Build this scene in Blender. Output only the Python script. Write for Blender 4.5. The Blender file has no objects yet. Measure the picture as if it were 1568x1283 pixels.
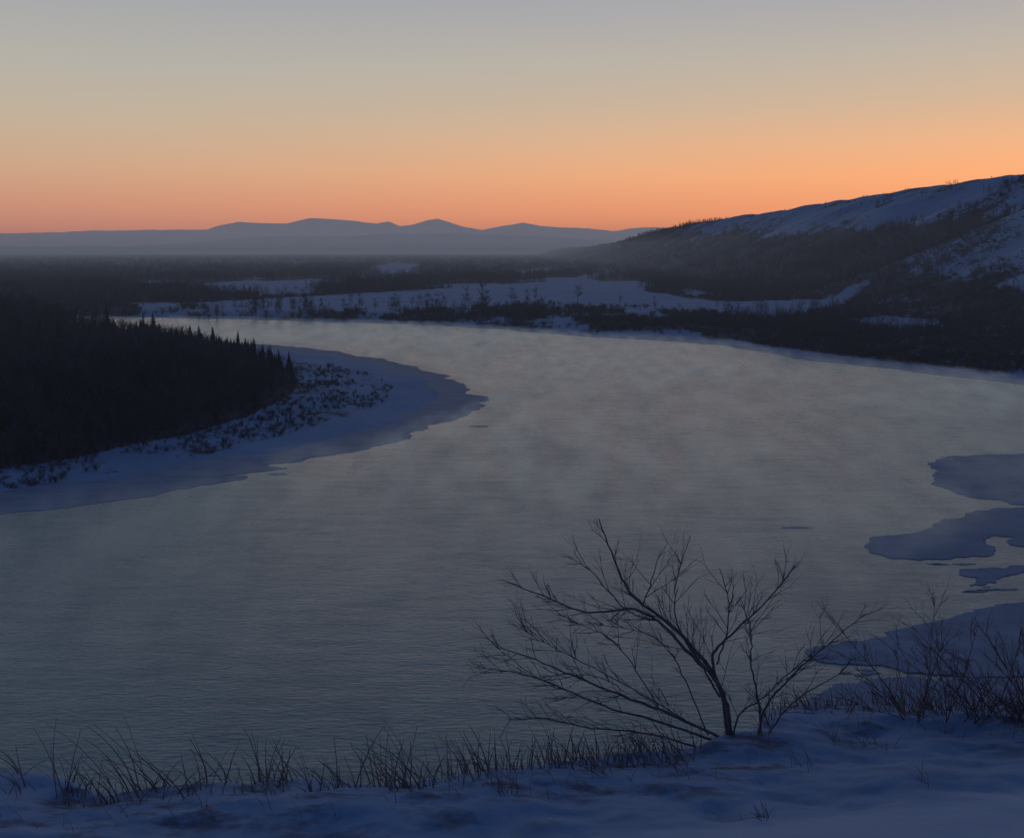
import bpy, math, random
import numpy as np
from mathutils import Vector
random.seed(7); rng=np.random.default_rng(7)
sc=bpy.context.scene
sc.view_settings.view_transform='Standard'
try: sc.view_settings.look='None'
except Exception: pass
sc.view_settings.exposure=0

CAMZ=50.0; PITCH=math.radians(8.6); F=1700.0
def gp(px,py,z=0.0):
    """image pixel back-projected -> world coordinates (metres) on level z"""
    u=(px-784)/F; v=(641.5-py)/F  # px, py are image pixel coordinates, turned into a view ray
    c,s=math.cos(PITCH),math.sin(PITCH)
    dx=u; dy=v*s+c; dz=v*c-s
    t=(z-CAMZ)/dz
    return (dx*t,dy*t)
def poly(pts,z=0.0): return np.array([gp(a,b,z) for a,b in pts])
def lin(r,g,b):
    f=lambda c:(c/255/12.92) if c/255<=0.04045 else ((c/255+0.055)/1.055)**2.4
    return (f(r),f(g),f(b),1.0)

# ---------- numpy noise ----------
def _h(a,b):
    v=np.sin(a*127.1+b*311.7)*43758.5453
    return v-np.floor(v)
def vn(x,y):
    xi=np.floor(x); yi=np.floor(y); fx=x-xi; fy=y-yi
    fx=fx*fx*(3-2*fx); fy=fy*fy*(3-2*fy)
    return (_h(xi,yi)*(1-fx)+_h(xi+1,yi)*fx)*(1-fy)+(_h(xi,yi+1)*(1-fx)+_h(xi+1,yi+1)*fx)*fy
def fbm(x,y,o=4):
    s=0;a=.5;t=0
    for i in range(o):
        s=s+a*vn(x*2**i+17.3*i,y*2**i+5.1*i); t+=a; a*=.5
    return s/t
def sst(a,b,x):
    t=np.clip((x-a)/(b-a),0,1); return t*t*(3-2*t)
def sd(P,x,y):
    d=np.full(x.shape,1e18); ins=np.zeros(x.shape,bool)
    n=len(P)
    for i in range(n):
        ax,ay=P[i]; bx,by=P[(i+1)%n]
        ex,ey=bx-ax,by-ay
        wx=x-ax; wy=y-ay
        t=np.clip((wx*ex+wy*ey)/(ex*ex+ey*ey+1e-9),0,1)
        d=np.minimum(d,(wx-ex*t)**2+(wy-ey*t)**2)
        if ay!=by:
            c=((ay>y)!=(by>y))&(x<(bx-ax)*(y-ay)/(by-ay)+ax)
            ins^=c
    d=np.sqrt(d)
    return np.where(ins,d,-d)

# ---------- map of the valley, outlines back-projected from image pixels ----------
ICE_OUT=[(-700,850),(-200,806),(0,787),(120,775),(260,752),(330,740),(372,734),(378,729),(340,728),(400,722),(440,717),(400,713),(480,700),(550,690),(610,676),(634,660),(700,642),(742,622),(748,608),(715,595),(690,576),(640,562),(580,549),(520,538),(450,531),(390,527),(340,522),(250,508),(100,496),(-100,491),(-900,486)]
L_ICE=poly(ICE_OUT)
L_LAND=poly([(-700,815),(-200,778),(0,757),(120,740),(250,722),(350,706),(430,693),(520,676),(600,655),(655,632),(690,612),(688,597),(660,582),(600,565),(520,549),(450,539),(390,533),(340,527),(250,512),(100,499),(-100,494),(-900,489)])
L_BRUSH=poly([(-700,800),(0,742),(150,720),(300,693),(430,664),(540,634),(592,612),(600,592),(572,574),(500,556),(410,541),(340,530),(250,514),(100,501),(-100,496),(-900,491)],1.5)
L_FOR=poly([(-700,770),(0,716),(150,694),(300,664),(390,640),(455,606),(468,585),(440,565),(400,548),(340,533),(250,517),(100,503),(-100,498),(-900,493)],1.5)
FARPX=[(-900,477),(-100,480),(260,487),(400,489),(560,493),(700,498),(800,505),(900,513),(1000,517),(1100,523),(1200,540),(1300,553),(1450,570),(1568,583),(1800,612),(2300,680)]
FAR=np.vstack([poly(FARPX),
   np.array([(1500,300),(30000,3000),(30000,40000),(-30000,40000),(-9000,1500)])])
SF=poly([(290,464),(400,458),(540,450),(700,440),(820,432),(980,430),(1005,436),(985,446),(1060,457),(1110,462),(1330,457),(1290,468),(1250,478),(1180,488),(1120,486),(1080,478),(950,475),(870,470),(800,466),(700,472),(500,477),(350,478)],4)
SP=[poly(p,4) for p in ([(560,412),(600,403),(645,405),(632,418),(590,418)],
   [(170,433),(260,429),(350,441),(330,447),(200,441)],[(1290,492),(1350,484),(1440,490),(1450,503),(1340,500)],
   [(530,425),(600,423),(610,430),(540,431)],[(880,424),(930,415),(965,412),(950,419),(900,427)],[(770,416),(850,410),(860,416),(800,420)])]

EX=np.array([-60,-12,-5.4,-4.6,-4.1,-3.6,-2,-0.6,.5,1.2,2.2,3.0,3.6,5,6.6,10,60])
EY=np.array([10.5,10.7,10.85,10.85,10.5,10.75,10.85,11.0,11.6,11.9,12.2,13.0,14.2,14.3,13.8,13.8,14])
def bluff(x,y):
    E=np.interp(x,EX,EY)+(fbm(x*1.3,y*0+3.3,3)-.5)*.5
    base=CAMZ-(5.05+.2*(np.minimum(y,E)-9))
    over=np.maximum(y-E,0)
    z=base-over*.95*sst(0,1.2,over)-.35*np.minimum(over,.4)
    near=1-sst(0,2,over)
    z=z+near*((fbm(x*.7+9,y*1.1,3)-.5)*.30+(fbm(x*3,y*4,3)-.5)*.06)*(1-.8*road(x,y))
    z=z+(1-near)*(fbm(x*.15,y*.15,4)-.5)*2.5
    return z
def road(x,y):
    # packed-snow track edge runs across the near right
    yl=np.interp(x,[-1,.6,4.7,8],[7.8,8.95,10.3,11.2])
    return sst(.3,-.3,y-yl)
def hill(x,y):
    w=(fbm(y*.0022,x*0+2.2,3)-.5)*120
    t=np.clip((x-(285+w*.5))/(405-w*.5),0,1)
    s=t*t*(3-2*t)*.75+t*.25
    gul=1-np.abs(fbm(y*.006+x*.0022,x*.0013+4,4)*2-1)*2.2
    z=148*s+4*t*(1-t)*22*(gul-.45)
    z=z+np.clip(x-690,0,3000)*.012+(fbm(x*.012,y*.012,4)-.5)*9*sst(0,.25,t)
    return z*(1-.42*sst(3800,8000,y))
def height(x,y,full=False):
    dl=sd(L_LAND,x,y); df=sd(FAR,x,y)
    n=fbm(x*.08,y*.05,4)-.5
    zl=np.clip(-.05+.05*dl+n*.9*sst(-10,3,dl),-2,2.2)+n*.5*(dl>12)+5*sst(60,170,dl)*sst(-180,-330,x)
    zf=np.clip(-.3+.10*df+n*1.2,-2,4)+n*1.2*(df>20)
    zf=zf+hill(x,y)*sst(0,150,df)
    z=np.maximum(zl,zf)
    z=np.where(y<90,np.maximum(z,bluff(x,y)),z)
    z=np.maximum(z,-2)
    return (z,dl,df) if full else z
def veg_far(x,y,df):
    zh=hill(x,y)
    n=fbm(x*.006,y*.003,4); n2=fbm(x*.03,y*.02,3)
    nc=fbm(x*.0035+3,y*.0013,4)
    v=.95+0*x
    v=np.where((nc>.61)&(y<4800)&(y>1150)&(x<220),.15,v)
    # open scrub between river and field
    strip=(y<1000)&(x<112+.0*y)
    v=np.where(strip,.48+(n2-.5)*1.9,v)
    v=np.where((y<1000)&(x>=112),.74+(n2-.5)*.7,v)
    st=fbm(x*.006+y*.012,x*.012-y*.004,4)
    hf_far=np.where(zh<78+(n-.5)*70,.97,.29+(st-.5)*1.3)
    hf_near=np.where(zh<17+(n-.5)*35,.92,.28+(st-.5)*1.4)
    k=sst(1000,1200,y)
    hv=hf_near*(1-k)+hf_far*k
    hv=np.where(y>3600,.97,hv)
    v=np.where((zh>8)&(x>150),hv,v)
    warp=(n2-.5)*26
    s=sd(SF,x,y)+warp*.8
    v=v*(1-sst(-4,4,s))+.12*sst(-4,4,s)
    for P in SP:
        s=sd(P,x,y)+warp; v=np.where(s>0,.1,v)
    v=np.where((x<-.35*y+(n-.5)*120),.95,v)
    v=v*sst(3,12,df+warp*.3)
    return v

# ---------- material helpers ----------
def newmat(name):
    m=bpy.data.materials.new(name); m.use_nodes=True
    nt=m.node_tree; b=nt.nodes['Principled BSDF']; return m,nt,b
def noise(nt,vec,scale,detail=5,rough=.55,dist=0):
    n=nt.nodes.new('ShaderNodeTexNoise'); n.inputs['Scale'].default_value=scale
    n.inputs['Detail'].default_value=detail; n.inputs['Roughness'].default_value=rough; n.inputs['Distortion'].default_value=dist
    nt.links.new(vec,n.inputs['Vector']); return n.outputs['Fac']
def mapping(nt,vec,scale=(1,1,1),rot=(0,0,0)):
    n=nt.nodes.new('ShaderNodeMapping'); n.inputs['Scale'].default_value=scale; n.inputs['Rotation'].default_value=rot
    nt.links.new(vec,n.inputs['Vector']); return n.outputs['Vector']
def math_(nt,op,a,b=None,c=None):
    n=nt.nodes.new('ShaderNodeMath'); n.operation=op
    for i,v in enumerate((a,b,c)):
        if v is None: continue
        if isinstance(v,(int,float)): n.inputs[i].default_value=v
        else: nt.links.new(v,n.inputs[i])
    return n.outputs[0]
def mr(nt,v,a,b,c=0,d=1,smooth=True):
    n=nt.nodes.new('ShaderNodeMapRange')
    if smooth: n.interpolation_type='SMOOTHSTEP'
    n.inputs['From Min'].default_value=a; n.inputs['From Max'].default_value=b
    n.inputs['To Min'].default_value=c; n.inputs['To Max'].default_value=d
    nt.links.new(v,n.inputs['Value']); return n.outputs['Result']
def mix(nt,f,a,b):
    n=nt.nodes.new('ShaderNodeMix'); n.data_type='RGBA'
    if isinstance(f,(int,float)): n.inputs[0].default_value=f
    else: nt.links.new(f,n.inputs[0])
    for i,v in ((6,a),(7,b)):
        if isinstance(v,tuple): n.inputs[i].default_value=v if len(v)==4 else (*v,1)
        else: nt.links.new(v,n.inputs[i])
    return n.outputs[2]
def pos(nt):
    return nt.nodes.new('ShaderNodeNewGeometry').outputs['Position']
def bump(nt,b,h,strength,dist):
    n=nt.nodes.new('ShaderNodeBump'); n.inputs['Strength'].default_value=strength; n.inputs['Distance'].default_value=dist
    nt.links.new(h,n.inputs['Height']); nt.links.new(n.outputs[0],b.inputs['Normal'])

# terrain
mt,nt,b=newmat('snowy_ground')
P=pos(nt)
at=nt.nodes.new('ShaderNodeAttribute'); at.attribute_name='mask'
sp=nt.nodes.new('ShaderNodeSeparateColor'); nt.links.new(at.outputs['Color'],sp.inputs[0])
n1=noise(nt,P,.05,6,.6); n2=noise(nt,mapping(nt,P,(1,.6,1)),.35,5,.65)
nn=math_(nt,'ADD',math_(nt,'MULTIPLY',n1,.5),math_(nt,'MULTIPLY',n2,.5))
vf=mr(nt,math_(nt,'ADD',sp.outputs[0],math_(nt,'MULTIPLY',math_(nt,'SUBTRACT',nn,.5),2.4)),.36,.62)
var=noise(nt,mapping(nt,P,(1,2,1)),1.0,5,.55)
var2=noise(nt,P,.02,4,.5)
snow=mix(nt,mr(nt,var,.3,.7),(.21,.33,.53),(.32,.46,.67))
snow=mix(nt,mr(nt,var2,.35,.65),snow,(.34,.48,.68))
gn=noise(nt,mapping(nt,P,(1,1.6,1)),1.6,6,.65)
gf=math_(nt,'MULTIPLY',mr(nt,gn,.46,.66),sp.outputs[1])
snow=mix(nt,gf,snow,(.13,.15,.22))
snow=mix(nt,sp.outputs[2],snow,(.50,.61,.77))
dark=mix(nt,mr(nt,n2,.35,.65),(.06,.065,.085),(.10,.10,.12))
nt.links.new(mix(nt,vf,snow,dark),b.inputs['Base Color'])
b.inputs['Roughness'].default_value=.85; b.inputs['Specular IOR Level'].default_value=.15
bh=noise(nt,P,7,4,.55)
bump(nt,b,bh,.25,.05)

# ---------- terrain mesh ----------
az=np.radians(np.concatenate([np.linspace(-76,-28.5,60),np.linspace(-28,28,800),np.linspace(28.5,76,60)]))
dep=np.linspace(math.atan(50/95),math.atan(50/1500),470)
r=np.concatenate([np.linspace(1.5,4,8)[:-1],np.linspace(4,18,270),np.geomspace(18,94,45)[1:],50/np.tan(dep),np.geomspace(1500,14500,170)[1:],[20000,30000,45000,70000]])
A,R=np.meshgrid(az,r); X=(R*np.sin(A)).ravel(); Y=(R*np.cos(A)).ravel()
Z,dl,df=height(X,Y,True)
Z=np.where(Y>14600,4,Z)
veg=np.zeros_like(X)
mf=df>0
veg[mf]=veg_far(X[mf],Y[mf],df[mf])
ml=dl>0
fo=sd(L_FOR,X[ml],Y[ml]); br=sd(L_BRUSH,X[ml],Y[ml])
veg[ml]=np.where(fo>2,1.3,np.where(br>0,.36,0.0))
nearm=(Y<90)
slope=nearm&(Y>np.interp(X,EX,EY)+3)&(Z>1)
veg=np.where(slope,.45,veg)
Em=np.interp(X,EX,EY)
g=np.where(nearm&(Y<Em+3),np.clip(.22+1.0*sst(2.4,.2,np.abs(Y-Em+.3)),0,1),0)
rd=np.where(nearm,road(X,Y),0)
g=g*(1-rd)
nr,na=len(r),len(az)
i=np.arange((nr-1)*(na-1)); ri=i//(na-1); ai=i%(na-1)
v0=ri*na+ai
faces=np.stack([v0,v0+1,v0+na+1,v0+na],1)
def grid_mesh(name,co,faces,mat,smooth=True):
    me=bpy.data.meshes.new(name)
    me.vertices.add(len(co)); me.vertices.foreach_set('co',co.astype(np.float32).ravel())
    me.loops.add(faces.size); me.loops.foreach_set('vertex_index',faces.astype(np.int32).ravel())
    me.polygons.add(len(faces)); k=faces.shape[1]
    me.polygons.foreach_set('loop_start',(np.arange(len(faces))*k).astype(np.int32))
    me.polygons.foreach_set('use_smooth',np.full(len(faces),smooth))
    me.update(calc_edges=True); me.validate()
    me.materials.append(mat)
    o=bpy.data.objects.new(name,me); sc.collection.objects.link(o); return o
ter=grid_mesh('snowy_ground_terrain',np.stack([X,Y,Z],1),faces[:,::-1],mt)
ca=ter.data.color_attributes.new('mask','FLOAT_COLOR','POINT')
ca.data.foreach_set('color',np.stack([veg,g,rd,np.ones_like(g)],1).astype(np.float32).ravel())

# ---------- water ----------
mw,nt,b=newmat('river_water')
P=pos(nt)
w1=noise(nt,mapping(nt,P,(.6,1.5,1),(0,0,.12)),1.1,4,.6)
w2=noise(nt,mapping(nt,P,(.6,1.3,1)),.16,5,.6)
w3=noise(nt,mapping(nt,P,(.06,.020,1),(0,0,.12)),1.0,5,.6,.5)
w4=noise(nt,mapping(nt,P,(.25,1,1)),.35,4,.6)
hgt=math_(nt,'ADD',math_(nt,'MULTIPLY',w1,.36),math_(nt,'MULTIPLY',w2,.7))
bump(nt,b,hgt,.7,.45)
pt=math_(nt,'ADD',math_(nt,'MULTIPLY',w3,.55),math_(nt,'MULTIPLY',w4,.45))
nt.links.new(mr(nt,pt,.38,.62,.30,.22),b.inputs['Roughness'])
nt.links.new(mix(nt,mr(nt,pt,.34,.62),(.15,.26,.28),(.20,.33,.34)),b.inputs['Base Color'])  # mist mottling and ripple darkness painted into the water colour
nt.links.new(mr(nt,pt,.30,.5,.38,.44),b.inputs['Specular IOR Level'])
b.inputs['Specular Tint'].default_value=(.77,.92,1,1)
b.inputs['IOR'].default_value=1.5
wm=bpy.data.meshes.new('river_water')
wx,wy0,wy1=2600,20,1600
wm.from_pydata([(-wx,wy0,0),(wx,wy0,0),(wx,wy1,0),(-wx,wy1,0)],[],[(0,1,2,3)]); wm.materials.append(mw)
wo=bpy.data.objects.new('river_water',wm); sc.collection.objects.link(wo)

# ---------- river steam (sea smoke): thin ragged volume lying on the open water ----------
sm=bpy.data.materials.new('river_steam'); sm.use_nodes=True; nt=sm.node_tree; nt.nodes.clear()
out=nt.nodes.new('ShaderNodeOutputMaterial'); ab=nt.nodes.new('ShaderNodeVolumeAbsorption'); em=nt.nodes.new('ShaderNodeEmission'); ad=nt.nodes.new('ShaderNodeAddShader')
P=pos(nt)
ns=noise(nt,mapping(nt,P,(.15,.055,.16),(0,0,.15)),1.0,3,.55,0)
nl_=noise(nt,P,.006,1,.5)
sy=nt.nodes.new('ShaderNodeSeparateXYZ'); nt.links.new(P,sy.inputs[0])
fall=mr(nt,sy.outputs[1],90,330,.25,1)
dn=math_(nt,'MULTIPLY',math_(nt,'MULTIPLY',mr(nt,ns,.36,.70,.002,.024),mr(nt,nl_,.38,.6,.45,1)),fall)
ab.inputs['Color'].default_value=(0,0,0,1); nt.links.new(dn,ab.inputs['Density'])
em.inputs['Color'].default_value=lin(112,119,126); nt.links.new(dn,em.inputs['Strength'])
nt.links.new(ab.outputs[0],ad.inputs[0]); nt.links.new(em.outputs[0],ad.inputs[1]); nt.links.new(ad.outputs[0],out.inputs['Volume'])
ring=[gp(a,b_) for a,b_ in ICE_OUT[1:28]]+[gp(a,b_+4) for a,b_ in FARPX[2:15]]+[gp(1800,700),gp(1400,860),gp(1230,1000),gp(700,1300),gp(-300,1300)]
n=len(ring); ZT=4.2
vs=[(x,y,.03) for x,y in ring]+[(x,y,ZT) for x,y in ring]
fsx=[tuple(range(n))[::-1],tuple(range(n,2*n))]+[(k,(k+1)%n,n+(k+1)%n,n+k) for k in range(n)]
sme=bpy.data.meshes.new('river_steam'); sme.from_pydata(vs,[],fsx)
import bmesh
bm=bmesh.new(); bm.from_mesh(sme); bmesh.ops.triangulate(bm,faces=bm.faces[:]); bmesh.ops.recalc_face_normals(bm,faces=bm.faces[:]); bm.to_mesh(sme); bm.free()
sme.materials.append(sm); so_=bpy.data.objects.new('river_steam',sme); sc.collection.objects.link(so_)

# ---------- ice shelves ----------
mi,nt,b=newmat('river_ice')
P=pos(nt)
a=noise(nt,mapping(nt,P,(.6,1.3,1)),.15,6,.65); c=noise(nt,P,1.5,5,.6)
col=mix(nt,mr(nt,a,.35,.65),(.16,.25,.39),(.25,.35,.52))
col=mix(nt,mr(nt,c,.5,.75,0,.5),col,(.14,.22,.34))
nt.links.new(col,b.inputs['Base Color']); b.inputs['Roughness'].default_value=.6; b.inputs['Specular IOR Level'].default_value=.2
bump(nt,b,c,.3,.1)
def frac(a,b_,rgh,minl,rnd,d=0):
    L=math.dist(a,b_)
    if L<minl or d>7: return [a]
    nx,ny=-(b_[1]-a[1])/L,(b_[0]-a[0])/L
    o=rnd.gauss(0,rgh)*L
    o=max(-.22*L,min(.22*L,o))
    t=rnd.uniform(.4,.6)
    m=(a[0]+(b_[0]-a[0])*t+nx*o,a[1]+(b_[1]-a[1])*t+ny*o)
    return frac(a,m,rgh,minl,rnd,d+1)+frac(m,b_,rgh,minl,rnd,d+1)
def ice(P,z,seed,rgh=.07,minl=.8,name='ice_shelf'):
    rnd=random.Random(seed); pts=[]
    P=[tuple(p) for p in P]
    for k in range(len(P)):
        pts+=frac(P[k],P[(k+1)%len(P)],rgh,minl,rnd)
    n=len(pts)
    vs=[(x,y,z) for x,y in pts]+[(x,y,-.1) for x,y in pts]
    fs=[tuple(range(n))]+[(k,n+k,n+(k+1)%n,(k+1)%n) for k in range(n)]
    me=bpy.data.meshes.new(name); me.from_pydata(vs,[],fs); me.materials.append(mi)
    o=bpy.data.objects.new(name,me); sc.collection.objects.link(o)
    return o
ice(L_ICE,.10,1,.085,.7)
ice(poly([(1760,690),(1568,695),(1500,697),(1440,703),(1420,710),(1432,718),(1430,738),(1455,750),(1490,762),(1530,765),(1548,772),(1568,774),(1760,785)]),.10,2,.10,.4)
ice(poly([(1760,765),(1568,777),(1500,782),(1470,795),(1430,808),(1370,820),(1325,835),(1330,845),(1365,855),(1450,856),(1518,850),(1525,842),(1506,832),(1525,820),(1550,822),(1556,836),(1568,838),(1760,850)]),.10,3,.10,.4)
ice(poly([(1470,872),(1500,870),(1568,866),(1620,866),(1620,878),(1550,880),(1510,892),(1485,897),(1500,886),(1470,880)]),.08,4,.14,.3)
ice(poly([(1760,900),(1568,922),(1480,938),(1400,958),(1355,968),(1360,975),(1320,982),(1235,995),(1237,1003),(1290,1018),(1365,1022),(1388,1030),(1460,1035),(1568,1036),(1760,1030)]),.10,5,.09,.3)
ice(poly([(1760,1036),(1568,1043),(1460,1040),(1395,1036),(1330,1042),(1280,1047),(1240,1070),(1210,1095),(1150,1130),(1060,1190),(1000,1420),(1900,1420)]),.11,15,.09,.3)
ice(poly([(1440,700),(1470,698),(1480,700),(1450,702)]),.06,6,.1,.5)
ice(poly([(1195,808),(1215,806),(1245,808),(1220,809)]),.05,8,.05,.5)
rr_=random.Random(4)
for k in range(18):
    cx,cy=rr_.choice([(1500,880),(1450,862),(1530,905),(1500,900),(1310,1030),(700,650),(640,668),(430,728)]); cx+=rr_.gauss(0,28); cy+=rr_.gauss(0,4)
    w_=rr_.uniform(6,20); h_=w_*.08
    ice(poly([(cx-w_,cy),(cx-w_*.3,cy-h_),(cx+w_*.7,cy-h_*.7),(cx+w_,cy+h_*.2),(cx,cy+h_)]),.05,40+k,.14,.3,'ice_floe')
# border ice on far shore
fs=[(260,485),(400,488),(560,492),(700,497),(800,504),(900,512),(1000,516),(1100,523),(1200,540),(1300,553),(1450,570),(1568,583),(1800,612)]
off=[0,0,1,1,2,2,3,3,3,3,4,5,5]
ice(poly([(a,b_+o+2) for (a,b_),o in zip(fs,off)]+[(a,b_-6) for a,b_ in reversed(fs)]),.10,7,.05,1.5)

# ---------- branch mesh ----------
def tube_mesh(name,segs,mat,sides=3):
    s=np.array([list(a)+list(b)+[r0,r1] for a,b,r0,r1 in segs])
    p0=s[:,0:3]; p1=s[:,3:6]; d=p1-p0; L=np.linalg.norm(d,axis=1,keepdims=True)+1e-9; d=d/L
    ref=np.where(np.abs(d[:,2:3])>.9,np.array([[1,0,0]]),np.array([[0,0,1]]))
    u=np.cross(d,ref); u/=np.linalg.norm(u,axis=1,keepdims=True); v=np.cross(d,u)
    vs=[]
    for k in range(sides):
        a=2*math.pi*k/sides; o=u*math.cos(a)+v*math.sin(a)
        vs.append(p0+o*s[:,6:7]); 
    for k in range(sides):
        a=2*math.pi*k/sides; o=u*math.cos(a)+v*math.sin(a)
        vs.append(p1+o*s[:,7:8])
    V=np.stack(vs,1).reshape(-1,3); n=len(s); base=np.arange(n)*2*sides
    fs=[]
    for k in range(sides):
        k2=(k+1)%sides
        fs.append(np.stack([base+k,base+k2,base+sides+k2,base+sides+k],1))
    F_=np.concatenate(fs)
    me=bpy.data.meshes.new(name)
    me.vertices.add(len(V)); me.vertices.foreach_set('co',V.astype(np.float32).ravel())
    me.loops.add(F_.size); me.loops.foreach_set('vertex_index',F_.astype(np.int32).ravel())
    me.polygons.add(len(F_)); me.polygons.foreach_set('loop_start',(np.arange(len(F_))*4).astype(np.int32))
    me.update(calc_edges=True); me.materials.append(mat)
    return me
def barkmat(name,c1,c2,scale):
    m,nt,b=newmat(name); P=pos(nt)
    nt.links.new(mix(nt,mr(nt,noise(nt,P,scale,4),.35,.65),c1,c2),b.inputs['Base Color'])
    b.inputs['Roughness'].default_value=.9; b.inputs['Specular IOR Level'].default_value=.1
    return m
m_wood=barkmat('bare_wood_bark',(.075,.08,.10),(.155,.14,.155),.05)
m_spruce=barkmat('spruce_needles',(.045,.058,.07),(.085,.095,.11),.3)
m_bush=barkmat('bush_bark',(.15,.135,.15),(.25,.20,.20),6)
m_rbush=barkmat('red_twig_bark',(.17,.11,.12),(.26,.17,.16),6)
m_grass=barkmat('dry_grass_blades',(.22,.175,.17),(.40,.30,.26),3)

def rv(s,rnd): return Vector((rnd.gauss(0,s),rnd.gauss(0,s),rnd.gauss(0,s)))
def grow(segs,p,d,L,r_,lvl,rnd,kids,up=.15,nseg=3,endr=.3,spread=.6,wob=.13):
    pts=[p.copy()]; dirs=[]
    for k in range(nseg):
        d=(d+rv(wob,rnd)+Vector((0,0,up/nseg))).normalized()
        q=p+d*(L/nseg)
        ra=r_*(1-(1-endr)*k/nseg); rb=r_*(1-(1-endr)*(k+1)/nseg)
        segs.append((tuple(p),tuple(q),ra,rb)); p=q; pts.append(p.copy()); dirs.append(d.copy())
    if lvl>0:
        for j in range(kids[0]):
            t=rnd.uniform(.25,1)*nseg; k=min(int(t),nseg-1)
            q=pts[k].lerp(pts[k+1],t-k)
            s=Vector((rnd.gauss(0,1),rnd.gauss(0,1),rnd.gauss(0,.6))).normalized()
            nd=(dirs[k]+s*spread).normalized()
            grow(segs,q,nd,L*rnd.uniform(.35,.65),max(r_*.5,.001),lvl-1,rnd,kids[1:],up,max(2,nseg-1),endr,spread,wob)
def bare_tree(h,seed,kids=(13,6,3),thick=1.0):
    rnd=random.Random(seed); segs=[]
    p=Vector((0,0,-.3)); d=Vector((0,0,1)); n=6; pts=[p]
    for k in range(n):
        d=(d+rv(.05,rnd)).normalized(); q=p+d*h/n
        segs.append((tuple(p),tuple(q),.16*(1-k/n)+.03,.16*(1-(k+1)/n)+.03)); p=q; pts.append(p)
    for j in range(kids[0]):
        t=rnd.uniform(.25,.98)*n; k=min(int(t),n-1); q=pts[k].lerp(pts[k+1],t-k)
        a=rnd.uniform(0,6.28); nd=Vector((math.cos(a),math.sin(a),rnd.uniform(.5,1.3))).normalized()
        grow(segs,q,nd,h*rnd.uniform(.2,.36)*(1.15-.5*t/n),.06*thick,2,rnd,kids[1:],.2,3,.5,.7)
    return segs
def shrub(h,seed,n=11):
    rnd=random.Random(seed); segs=[]
    for j in range(n):
        a=rnd.uniform(0,6.28); nd=Vector((math.cos(a)*.6,math.sin(a)*.6,rnd.uniform(.6,1.4))).normalized()
        grow(segs,Vector((rnd.gauss(0,.15*h),rnd.gauss(0,.15*h),-.1)),nd,h*rnd.uniform(.6,1),.05*h/2,2,rnd,(5,3),.2,2,.5,.6)
    return segs
def make_src(coll,name,me):
    o=bpy.data.objects.new(name,me); coll.objects.link(o); return o
c_dec=bpy.data.collections.new('bare_tree_variants')
for k in range(6): make_src(c_dec,'bare_tree_variant',tube_mesh('bare_tree_variant',bare_tree(11.5+k%4,100+k),m_wood))
c_row=bpy.data.collections.new('riverbank_tree_variants')
for k in range(5): make_src(c_row,'riverbank_tree_variant',tube_mesh('riverbank_tree_variant',bare_tree(12+k%3,160+k,(18,7,3),1.5),m_wood))
c_clump=bpy.data.collections.new('tree_clump_variants')
for k in range(4):
    rnd=random.Random(k+50); S=[]
    for j in range(10):
        ox,oy=rnd.uniform(-14,14),rnd.uniform(-10,10); sc_=rnd.uniform(.65,1.15)
        for a_,b_,r0,r1 in bare_tree(11,500+k*20+j,(10,4,2)):
            S.append(((a_[0]*sc_+ox,a_[1]*sc_+oy,a_[2]*sc_),(b_[0]*sc_+ox,b_[1]*sc_+oy,b_[2]*sc_),r0*1.3,r1*1.6))
    make_src(c_clump,'tree_clump_variant',tube_mesh('tree_clump_variant',S,m_wood))
c_shrub=bpy.data.collections.new('shrub_variants')
for k in range(4): make_src(c_shrub,'shrub_variant',tube_mesh('shrub_variant',shrub(2.0,300+k),m_wood))
def spruce_mesh(h,seed):
    rnd=random.Random(seed); V=[];Fc=[]
    def tri(a,b_,c_): 
        n=len(V); V.extend([a,b_,c_]); Fc.append((n,n+1,n+2))
    for k in range(4):
        a0=k*math.pi/2; a1=a0+math.pi/2
        tri((.16*math.cos(a0),.16*math.sin(a0),-.3),(.16*math.cos(a1),.16*math.sin(a1),-.3),(0,0,h))
    nl=26
    for l in range(nl):
        f=l/nl; z=h*(.08+.9*f); R=h*.19*(1-f)**.85*rnd.uniform(.75,1.15)+.12
        nb=10
        for j in range(nb):
            a=rnd.uniform(0,6.28); rr=R*rnd.uniform(.6,1.2); w=.12+.25*rr
            ca_,sa=math.cos(a),math.sin(a); dz=rr*rnd.uniform(.25,.5)
            tip=(rr*ca_,rr*sa,z-dz)
            tri((0,0,z+.25),(rr*.6*ca_-w*sa,rr*.6*sa+w*ca_,z-dz*.8),tip)
            tri((0,0,z+.25),tip,(rr*.6*ca_+w*sa,rr*.6*sa-w*ca_,z-dz*.8))
            tri((0,0,z+.1),(rr*.8*ca_,rr*.8*sa,z-dz*.3),(rr*.7*ca_,rr*.7*sa,z-dz-.35))
    me=bpy.data.meshes.new('spruce_tree_variant'); me.from_pydata(V,[],Fc); me.materials.append(m_spruce); return me
c_spr=bpy.data.collections.new('spruce_tree_variants')
for k in range(4): make_src(c_spr,'spruce_tree_variant',spruce_mesh(13+k,900+k))

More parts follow.
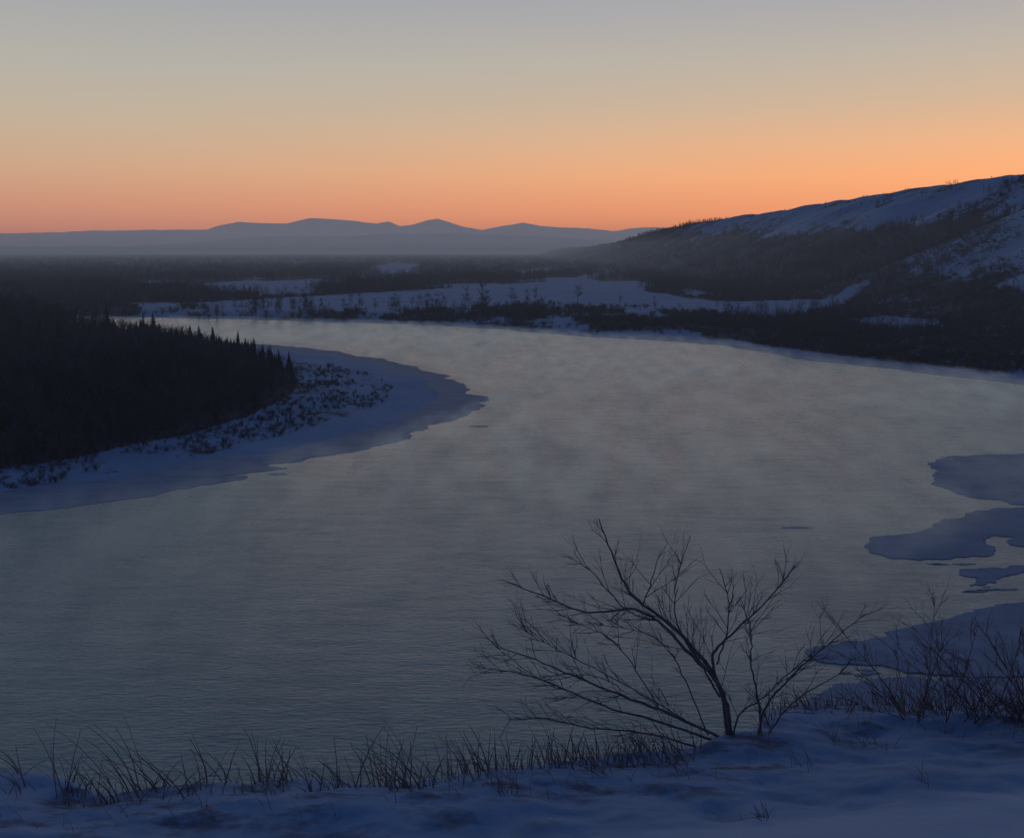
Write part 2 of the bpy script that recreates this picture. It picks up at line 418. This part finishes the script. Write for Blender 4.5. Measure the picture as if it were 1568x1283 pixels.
def scatter(name,xy,scale,coll,dz=0.0,aniso=.12):
    n=len(xy); z=height(xy[:,0],xy[:,1])+dz
    me=bpy.data.meshes.new(name); me.vertices.add(n)
    me.vertices.foreach_set('co',np.stack([xy[:,0],xy[:,1],z],1).astype(np.float32).ravel())
    a=me.attributes.new('rot','FLOAT_VECTOR','POINT')
    a.data.foreach_set('vector',np.stack([rng.normal(0,.04,n),rng.normal(0,.04,n),rng.uniform(0,6.28,n)],1).astype(np.float32).ravel())
    a=me.attributes.new('scl','FLOAT_VECTOR','POINT')
    s=np.stack([scale,scale,scale*rng.uniform(1-aniso,1+aniso,n)],1)
    a.data.foreach_set('vector',s.astype(np.float32).ravel())
    o=bpy.data.objects.new(name,me); sc.collection.objects.link(o)
    g_=bpy.data.node_groups.new(name+'_scatter','GeometryNodeTree')
    g_.interface.new_socket('Geometry',in_out='INPUT',socket_type='NodeSocketGeometry')
    g_.interface.new_socket('Geometry',in_out='OUTPUT',socket_type='NodeSocketGeometry')
    N=g_.nodes; gi=N.new('NodeGroupInput'); go=N.new('NodeGroupOutput')
    ci=N.new('GeometryNodeCollectionInfo'); ci.inputs['Collection'].default_value=coll
    ci.inputs['Separate Children'].default_value=True; ci.inputs['Reset Children'].default_value=True
    ip=N.new('GeometryNodeInstanceOnPoints'); ip.inputs['Pick Instance'].default_value=True
    ar=N.new('GeometryNodeInputNamedAttribute'); ar.data_type='FLOAT_VECTOR'; ar.inputs['Name'].default_value='rot'
    as_=N.new('GeometryNodeInputNamedAttribute'); as_.data_type='FLOAT_VECTOR'; as_.inputs['Name'].default_value='scl'
    ri_=N.new('FunctionNodeRandomValue'); ri_.data_type='INT'
    for s_ in ri_.inputs:
        if s_.type=='INT' and s_.name=='Min': s_.default_value=0
        if s_.type=='INT' and s_.name=='Max': s_.default_value=20
    lk=g_.links
    lk.new(gi.outputs[0],ip.inputs['Points']); lk.new(ci.outputs[0],ip.inputs['Instance'])
    lk.new(ar.outputs[0],ip.inputs['Rotation']); lk.new(as_.outputs[0],ip.inputs['Scale'])
    ro=[s_ for s_ in ri_.outputs if s_.enabled][0]
    lk.new(ro,ip.inputs['Instance Index']); lk.new(ip.outputs[0],go.inputs[0])
    m=o.modifiers.new('scatter','NODES'); m.node_group=g_
    return o

def polar(n,a0,a1,r0,r1,p=0):
    th=np.radians(rng.uniform(a0,a1,n)); rr=np.exp(rng.uniform(math.log(r0),math.log(r1),n))
    return np.stack([rr*np.sin(th),rr*np.cos(th)],1)
# left forest
c=polar(32000,-42,0,180,1100)
d=sd(L_FOR,c[:,0],c[:,1]); c=c[d>1]; d=d[d>1]
edge=sst(0,40,d); tall=1+.45*sst(-225,-320,c[:,0])
u=rng.random(len(c)); cl=fbm(c[:,0]*.02,c[:,1]*.02,3)
isp=(u<np.where(cl>.55,.22,.04))
tip=(c[:,0]>-230)&(c[:,1]>400); isp=isp|(tip&(rng.random(len(c))<.22))
keep=rng.random(len(c))<.8
k=(~isp)&keep; sdc=c[k]
scatter('bare_woodland',sdc,(.45+.70*edge[k])*tall[k]*rng.uniform(.75,1.15,len(sdc))*np.where(tip[k],.82,1),c_dec)
k=isp&keep; sps=c[k]
big=rng.random(len(sps))<.2
scatter('spruce_grove',sps,np.where(tip[k],.58+.35*edge[k],.40+.60*edge[k])*tall[k]*rng.uniform(.40,1.12,len(sps))*np.where(big,1.25,1),c_spr)
# left bar shrubs
c=polar(22000,-42,2,150,600); b1=sd(L_BRUSH,c[:,0],c[:,1]); f1=sd(L_FOR,c[:,0],c[:,1])
nz=fbm(c[:,0]*.07,c[:,1]*.07,3)
k=(b1>0)&(f1<4)&(nz+.012*np.clip(b1,0,14)>rng.uniform(.40,.68,len(c)))
c=c[k]; scatter('willow_thicket',c,rng.uniform(.25,.75,len(c)),c_shrub)
# far bank shrubs and trees
c=polar(46000,-26,34,400,1500); dff=sd(FAR,c[:,0],c[:,1]); k=dff>2; c=c[k]; dff=dff[k]
v=veg_far(c[:,0],c[:,1],dff)
k=(v+rng.normal(0,.12,len(c))>.50)
c1=c[k]
scatter('willow_thicket',c1,rng.uniform(.5,1.9,len(c1))*np.where(c1[:,1]>700,1.2,1),c_shrub)
k=(v+rng.normal(0,.1,len(c))>.72)&(rng.random(len(c))<.32)&(c[:,1]>560)&((c[:,0]>140)|(c[:,1]>950)); c2=c[k]
scatter('bare_woodland',c2,rng.uniform(.45,.95,len(c2)),c_dec)
# riverside row of trees + lone field trees
row=[];rs=[]
for x0 in np.concatenate([rng.uniform(300,560,60),rng.normal(395,12,14),rng.normal(470,10,14),rng.normal(605,10,10),rng.normal(660,14,14),rng.uniform(640,860,18),rng.normal(740,8,10),rng.normal(810,14,12)]):
    row.append(gp(x0,rng.uniform(474,484)+max(0,(x0-640))*.02,3.5)); rs.append(rng.uniform(.35,1.0))
for x0,y0,s0 in [(712,472,1.2),(738,472,1.5),(745,474,1.3),(783,468,1.3),(806,470,1.0),(820,469,1.1),(884,466,1.4),(655,478,1.0),(1002,474,.8),(950,470,.7),(885,488,.8),(1115,492,.8),(1165,478,.4),(608,478,.9),(1130,500,.7),(575,478,.8)]:
    row.append(gp(x0,y0,3.5)); rs.append(s0)
scatter('bare_tree_row',np.array(row),np.array(rs),c_row)
# scattered shrubs on the field strip
cx_=[];cy_=[]
for a_,b_,sx_,sy_,n_ in [(690,480,30,3,60),(770,484,25,4,70),(830,484,22,4,90),(850,478,25,2,60),(910,490,40,5,90),(975,496,30,4,90),(940,471,45,1.4,60),(560,487,60,2,60),(430,484,60,2,60),(1060,490,30,5,60),(820,466,20,2,40),(640,489,40,2,60)]:
    cx_.append(rng.normal(a_,sx_,n_)); cy_.append(rng.normal(b_,sy_,n_))
c=np.array([gp(x0,y0,3.5) for x0,y0 in zip(np.concatenate(cx_),np.concatenate(cy_))])
c=c[sd(FAR,c[:,0],c[:,1])>5]
scatter('willow_thicket',c,rng.uniform(.5,1.7,len(c)),c_shrub)
# distant woods
c=polar(15000,-40,34,1250,9000); dff=sd(FAR,c[:,0],c[:,1]); k=dff>20; c=c[k]; dff=dff[k]
v=veg_far(c[:,0],c[:,1],dff)
k=(v>.6)&(c[:,0]<720); c=c[k]
scatter('distant_woods',c,rng.uniform(.65,1.2,len(c)),c_clump,-1)
# shrubs along hill crest
c=np.stack([rng.uniform(560,760,700),rng.uniform(1200,3400,700)],1)
nz=fbm(c[:,0]*.01,c[:,1]*.01,3); c=c[nz>.52]
scatter('hillside_shrubs',c,rng.uniform(.5,1.7,len(c)),c_shrub)

# ---------- distant mountains ----------
def mountains(name,prof,D,depth,mat,amp):
    px=np.array([p[0] for p in prof],float); py=np.array([p[1] for p in prof],float)
    xs=np.linspace((px[0]-784)/F*D,(px[-1]-784)/F*D,900); ys=np.linspace(D-depth,D+depth,40)
    XX,YY=np.meshgrid(xs,ys)
    hcrest=np.interp(XX/D*F+784,px,(384.5-py)/F*D+CAMZ)
    t=np.abs(YY-D)/depth
    prof_=np.where(YY<D,(1-t)**.8,(1-t))
    n=fbm(XX/ (D*.022),YY/(D*.03),6)-.5
    rg=1-np.abs(fbm(XX/(D*.018),YY/(D*.05)+7,4)*2-1)
    ZZ=hcrest*prof_+amp*n*(.6+2*t*(1-t))+amp*1.5*(rg-.8)*4*t*(1-t)
    ZZ=np.where(t>.98,-20,ZZ)
    nr,na=ZZ.shape; i=np.arange((nr-1)*(na-1)); v0=(i//(na-1))*na+i%(na-1)
    return grid_mesh(name,np.stack([XX.ravel(),YY.ravel(),ZZ.ravel()],1),np.stack([v0,v0+1,v0+na+1,v0+na],1),mat)
def mtnmat(name,col,air_glow):
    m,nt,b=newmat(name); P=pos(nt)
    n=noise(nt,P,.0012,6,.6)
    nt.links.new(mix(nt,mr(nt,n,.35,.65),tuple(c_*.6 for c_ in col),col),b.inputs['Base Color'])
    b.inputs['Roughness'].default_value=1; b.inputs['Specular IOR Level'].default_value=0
    b.inputs['Emission Color'].default_value=air_glow; b.inputs['Emission Strength'].default_value=1  # airlight haze put in as a self-glow of the mountain surface
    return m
m1=mtnmat('mountain_haze_glow_far',(.22,.25,.27),tuple(v*1.0 for v in lin(104,102,111))[:3]+(1,))
m2=mtnmat('mountain_haze_glow_near',(.20,.23,.25),tuple(v*.94 for v in lin(98,98,109))[:3]+(1,))
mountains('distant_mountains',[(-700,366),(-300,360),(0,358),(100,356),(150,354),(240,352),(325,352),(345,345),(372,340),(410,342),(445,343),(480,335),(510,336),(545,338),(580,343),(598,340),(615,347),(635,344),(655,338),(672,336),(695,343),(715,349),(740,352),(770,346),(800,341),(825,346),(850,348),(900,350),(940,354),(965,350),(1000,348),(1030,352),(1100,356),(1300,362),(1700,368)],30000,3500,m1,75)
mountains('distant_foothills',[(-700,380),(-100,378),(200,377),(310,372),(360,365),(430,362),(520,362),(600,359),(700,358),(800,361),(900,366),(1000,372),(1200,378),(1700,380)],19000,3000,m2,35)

# ---------- haze ----------
hm=bpy.data.materials.new('valley_haze'); hm.use_nodes=True; nt=hm.node_tree; nt.nodes.clear()
out=nt.nodes.new('ShaderNodeOutputMaterial'); ab=nt.nodes.new('ShaderNodeVolumeAbsorption'); em=nt.nodes.new('ShaderNodeEmission'); ad=nt.nodes.new('ShaderNodeAddShader')
SIG=1/7500
ab.inputs['Color'].default_value=(0,0,0,1); ab.inputs['Density'].default_value=SIG
em.inputs['Color'].default_value=lin(87,92,105); em.inputs['Strength'].default_value=SIG
nt.links.new(ab.outputs[0],ad.inputs[0]); nt.links.new(em.outputs[0],ad.inputs[1]); nt.links.new(ad.outputs[0],out.inputs['Volume'])
hb=bpy.data.meshes.new('valley_haze')
x0,x1,y0,y1,z0,z1=-13000,13000,-300,14000,-5,80
hb.from_pydata([(x0,y0,z0),(x1,y0,z0),(x1,y1,z0),(x0,y1,z0),(x0,y0,z1),(x1,y0,z1),(x1,y1,z1),(x0,y1,z1)],[],[(0,3,2,1),(4,5,6,7),(0,1,5,4),(1,2,6,5),(2,3,7,6),(3,0,4,7)])
hb.materials.append(hm); ho=bpy.data.objects.new('valley_haze',hb); sc.collection.objects.link(ho)

# ---------- foreground bush ----------
S=13.75/F
def bush(name,base,limbs,seed,ox,oy,tw=1.0,mat=None):
    rnd=random.Random(seed); segs=[]
    for pts,r0,r1,ydepth in limbs:
        P3=[]; n=len(pts)
        for k,(a_,b_) in enumerate(pts):
            P3.append(Vector(((a_-ox)*S,ydepth*k/(n-1),(oy-b_)*S)))
        Q=[]
        for k in range(n-1):
            p0=P3[max(k-1,0)];p1=P3[k];p2=P3[k+1];p3=P3[min(k+2,n-1)]
            for j in range(6):
                t=j/6
                Q.append(.5*((2*p1)+(p2-p0)*t+(2*p0-5*p1+4*p2-p3)*t*t+(3*p1-p0-3*p2+p3)*t**3)+rv(.006,rnd))
        Q.append(P3[-1]); m=len(Q)
        for k in range(m-1):
            f0=k/(m-1); f1=(k+1)/(m-1)
            segs.append((tuple(Q[k]),tuple(Q[k+1]),r0+(r1-r0)*f0,r0+(r1-r0)*f1))
        L=sum((Q[k+1]-Q[k]).length for k in range(m-1))
        nt_=int(L*8.5*tw)
        for j in range(nt_):
            t=rnd.uniform(.15,.99); k=min(int(t*(m-1)),m-2)
            d=(Q[k+1]-Q[k]).normalized()
            s_=Vector((rnd.gauss(0,1),rnd.gauss(0,.8),rnd.gauss(.1,.9))).normalized()
            nd=(d+s_*.7).normalized()
            grow(segs,Q[k].copy(),nd,rnd.uniform(.15,.66)*(1.15-.55*t),.0050,2,rnd,(3,2),.10,5,.4,.55,.09)
    me=tube_mesh(name,segs,mat or m_bush,5)
    o=bpy.data.objects.new(name,me); o.location=base; sc.collection.objects.link(o); return o
limbs=[
 ([(1104,1135),(1096,1060),(1060,1000),(1010,950),(962,915),(935,860),(912,800)],.034,.006,.3),
 ([(1110,1135),(1100,1070),(1075,1020),(1040,985),(1000,940),(960,915),(890,915),(830,890),(775,865)],.030,.005,-.5),
 ([(1098,1068),(1080,1005),(1108,972),(1160,925),(1205,868)],.022,.005,.3),
 ([(1100,1128),(1020,1085),(930,1045),(870,1015),(810,985),(760,964)],.020,.005,-.4),
 ([(1092,1132),(1010,1105),(920,1080),(850,1052),(790,1035),(730,1028)],.018,.004,.3),
 ([(1060,1140),(980,1110),(900,1095),(830,1075),(778,1068)],.014,.004,-.5),
 ([(1150,1128),(1160,1085),(1200,1040),(1250,1000),(1315,950)],.018,.004,.4),
 ([(1155,1130),(1145,1060),(1130,1000),(1128,960),(1110,900)],.016,.004,-.3),
 ([(1090,1060),(1060,1010),(1030,960),(1030,900),(1052,832)],.014,.004,.5),
 ([(1085,1010),(1095,950),(1092,900),(1075,850)],.012,.004,-.4),
 ([(1000,945),(950,930),(905,880),(885,868)],.010,.003,.3),
 ([(975,920),(990,880),(1000,845)],.009,.003,.2),
 ([(1160,1130),(1190,1090),(1240,1060),(1290,1040)],.014,.004,.4),
 ([(1110,1130),(1120,1080),(1150,1050),(1180,1010),(1215,970)],.013,.004,-.4),
 ([(1000,1075),(960,1010),(920,970),(870,955)],.009,.003,.2),
 ([(1075,1120),(1040,1040),(1020,1000),(980,975),(900,965)],.010,.003,.4),
 ([(1045,1100),(985,1060),(900,1010),(840,975),(800,950)],.009,.003,-.2),
 ([(950,1052),(900,1030),(830,1040),(770,1000)],.007,.003,.2),
]
bx,by=(1115-784)*S,12.6
bz=float(height(np.array([bx]),np.array([by]))[0])-.08
bush('bare_bush',(bx,by,bz),limbs,5,1115,1128)
limbs2=[]
rnd=random.Random(77)
for k in range(34):
    x0=rnd.uniform(1400,1640); tx=x0+rnd.uniform(-160,60); ty=rnd.uniform(935,1080)
    limbs2.append(([(x0,1125),((x0*.65+tx*.35)+rnd.uniform(-12,12),1125*.6+ty*.4),(tx,ty)],.008,.003,rnd.uniform(-.8,.8)))
bx,by=(1500-784)*S,13.4
bz=float(height(np.array([bx]),np.array([by]))[0])-.05
bush('bare_bush',(bx,by,bz),limbs2,8,1500,1122,.75,m_rbush)

# ---------- dry grass ----------
rnd=random.Random(21); segs=[]
def blade(x,y,h,lean,r_):
    z=float(height(np.array([x]),np.array([y]))[0])-.03
    p=Vector((x,y,z)); d=Vector((rnd.gauss(lean*.4,.12),rnd.gauss(0,.15),1)).normalized(); n=5
    for k in range(n):
        q=p+d*h/n
        segs.append((tuple(p),tuple(q),r_*(1-.7*k/n),r_*(1-.7*(k+1)/n))); p=q
        d=(d+Vector((lean*.14+rnd.gauss(0,.05),rnd.gauss(0,.05),-.03))).normalized()
    return p
cl=[(110,.95,9),(160,.5,12),(190,.65,10),(245,.85,18),(238,1.15,7),(300,.5,12),(335,.6,12),(380,.4,10),(430,.65,20),(455,.6,10),(515,.6,18),(540,.5,7),(605,.8,18),(630,.95,16),(650,.55,14),(700,.55,22),(740,.7,22),(790,.45,18),(850,.55,30),(900,.5,36),(960,.5,36),(1010,.5,36),(1060,.5,26),(1180,.6,20),(1260,.45,22),(1310,.4,22),(1340,.4,16),(20,.5,6),(60,.35,6),(1400,.5,30),(1440,.5,30),(1480,.6,34),(1540,.6,30),(1590,.6,20)]
for px_,h_,n_ in cl:
    X0=(px_-784)/F*(11.9 if px_<1150 else 13.8); ln=rnd.gauss(-.25,.5)
    for j in range(n_):
        x=X0+rnd.gauss(0,.15); y=float(np.interp(x,EX,EY))-rnd.uniform(-.2,.55)
        blade(x,y,h_*rnd.uniform(.25,1.0),ln+rnd.gauss(0,.5),rnd.uniform(.005,.010))
for j in range(240):
    x=rnd.uniform(-6.5,7.5); y=float(np.interp(x,EX,EY))-rnd.uniform(-.3,1.3)
    blade(x,y,rnd.uniform(.06,.26),rnd.gauss(-.1,.9),rnd.uniform(.003,.006))
for x,y,h_ in [(-.1,10.2,.6),(0,10.2,.5),(2.3,9.6,.22),(2.35,9.6,.3),(4.2,10.6,.25),(3.2,11.6,.4),(1.0,11.0,.5),(1.8,11.3,.5),(3.9,12.6,.4),(4.2,12.5,.4),(4.4,12.4,.35)]:
    for j in range(7): blade(x+rnd.gauss(0,.06),y+rnd.gauss(0,.1),h_*rnd.uniform(.4,1),rnd.gauss(-.6,1),.005)
me=tube_mesh('dry_grass',segs,m_grass,3)
o=bpy.data.objects.new('dry_grass',me); sc.collection.objects.link(o)

# ---------- world ----------
w=bpy.data.worlds.new('World'); sc.world=w; w.use_nodes=True; nt=w.node_tree
bg=nt.nodes['Background']
tc=nt.nodes.new('ShaderNodeTexCoord'); sx=nt.nodes.new('ShaderNodeSeparateXYZ'); nt.links.new(tc.outputs['Generated'],sx.inputs[0])
def ramp(stops):
    r_=nt.nodes.new('ShaderNodeValToRGB'); cr=r_.color_ramp
    while len(cr.elements)>1: cr.elements.remove(cr.elements[-1])
    cr.elements[0].position=stops[0][0]; cr.elements[0].color=lin(*stops[0][1])
    for p_,c_ in stops[1:]:
        e=cr.elements.new(p_); e.color=lin(*c_)
    nt.links.new(sx.outputs[2],r_.inputs[0]); return r_.outputs[0]
hi=[(.30,(142,152,164)),(.42,(104,122,142)),(.6,(50,72,106)),(.8,(28,48,84)),(1.0,(22,42,78))]
left=ramp([(0,(150,105,100)),(.018,(194,133,118)),(.04,(206,149,124)),(.07,(204,168,140)),(.108,(192,177,156)),(.15,(180,177,168)),(.20,(165,167,170)),(.23,(158,162,172))]+hi)
right=ramp([(0,(180,110,80)),(.03,(248,154,106)),(.062,(255,174,120)),(.09,(238,180,136)),(.125,(208,180,153)),(.16,(190,179,165)),(.20,(171,169,171)),(.23,(162,162,172))]+hi)
back=ramp([(0,(52,64,90)),(.1,(62,76,105)),(.3,(46,64,100)),(.6,(30,50,88)),(1.0,(22,42,78))])
lr=mr(nt,sx.outputs[0],-.62,.55)
bk=mr(nt,sx.outputs[1],.55,-.35)
col=mix(nt,lr,left,right); col=mix(nt,bk,col,back)
sky=nt.nodes.new('ShaderNodeTexSky'); sky.sky_type='NISHITA'; sky.sun_disc=False
sky.sun_elevation=math.radians(0.5); sky.sun_rotation=math.radians(35)
ms=nt.nodes.new('ShaderNodeMix'); ms.data_type='RGBA'; ms.blend_type='ADD'; ms.inputs[0].default_value=.01
nt.links.new(col,ms.inputs[6]); nt.links.new(sky.outputs[0],ms.inputs[7])
nt.links.new(ms.outputs[2],bg.inputs[0]); bg.inputs[1].default_value=1.0

sl=bpy.data.lights.new('sun','SUN'); sl.energy=.03; sl.angle=math.radians(12); sl.color=(1,.6,.4); sl.specular_factor=0
so=bpy.data.objects.new('sun',sl); sc.collection.objects.link(so)
dv=Vector((math.sin(math.radians(35)),math.cos(math.radians(35)),math.tan(math.radians(3))))
so.rotation_euler=dv.to_track_quat('Z','Y').to_euler(); so.location=(200,300,300)

# ---------- camera ----------
cam=bpy.data.cameras.new('camera'); cam.sensor_fit='HORIZONTAL'; cam.sensor_width=36; cam.lens=36*F/1568; cam.clip_start=.1; cam.clip_end=120000
co=bpy.data.objects.new('camera',cam); co.location=(0,0,CAMZ); co.rotation_euler=(math.radians(90)-PITCH,0,0)
sc.collection.objects.link(co); sc.camera=co
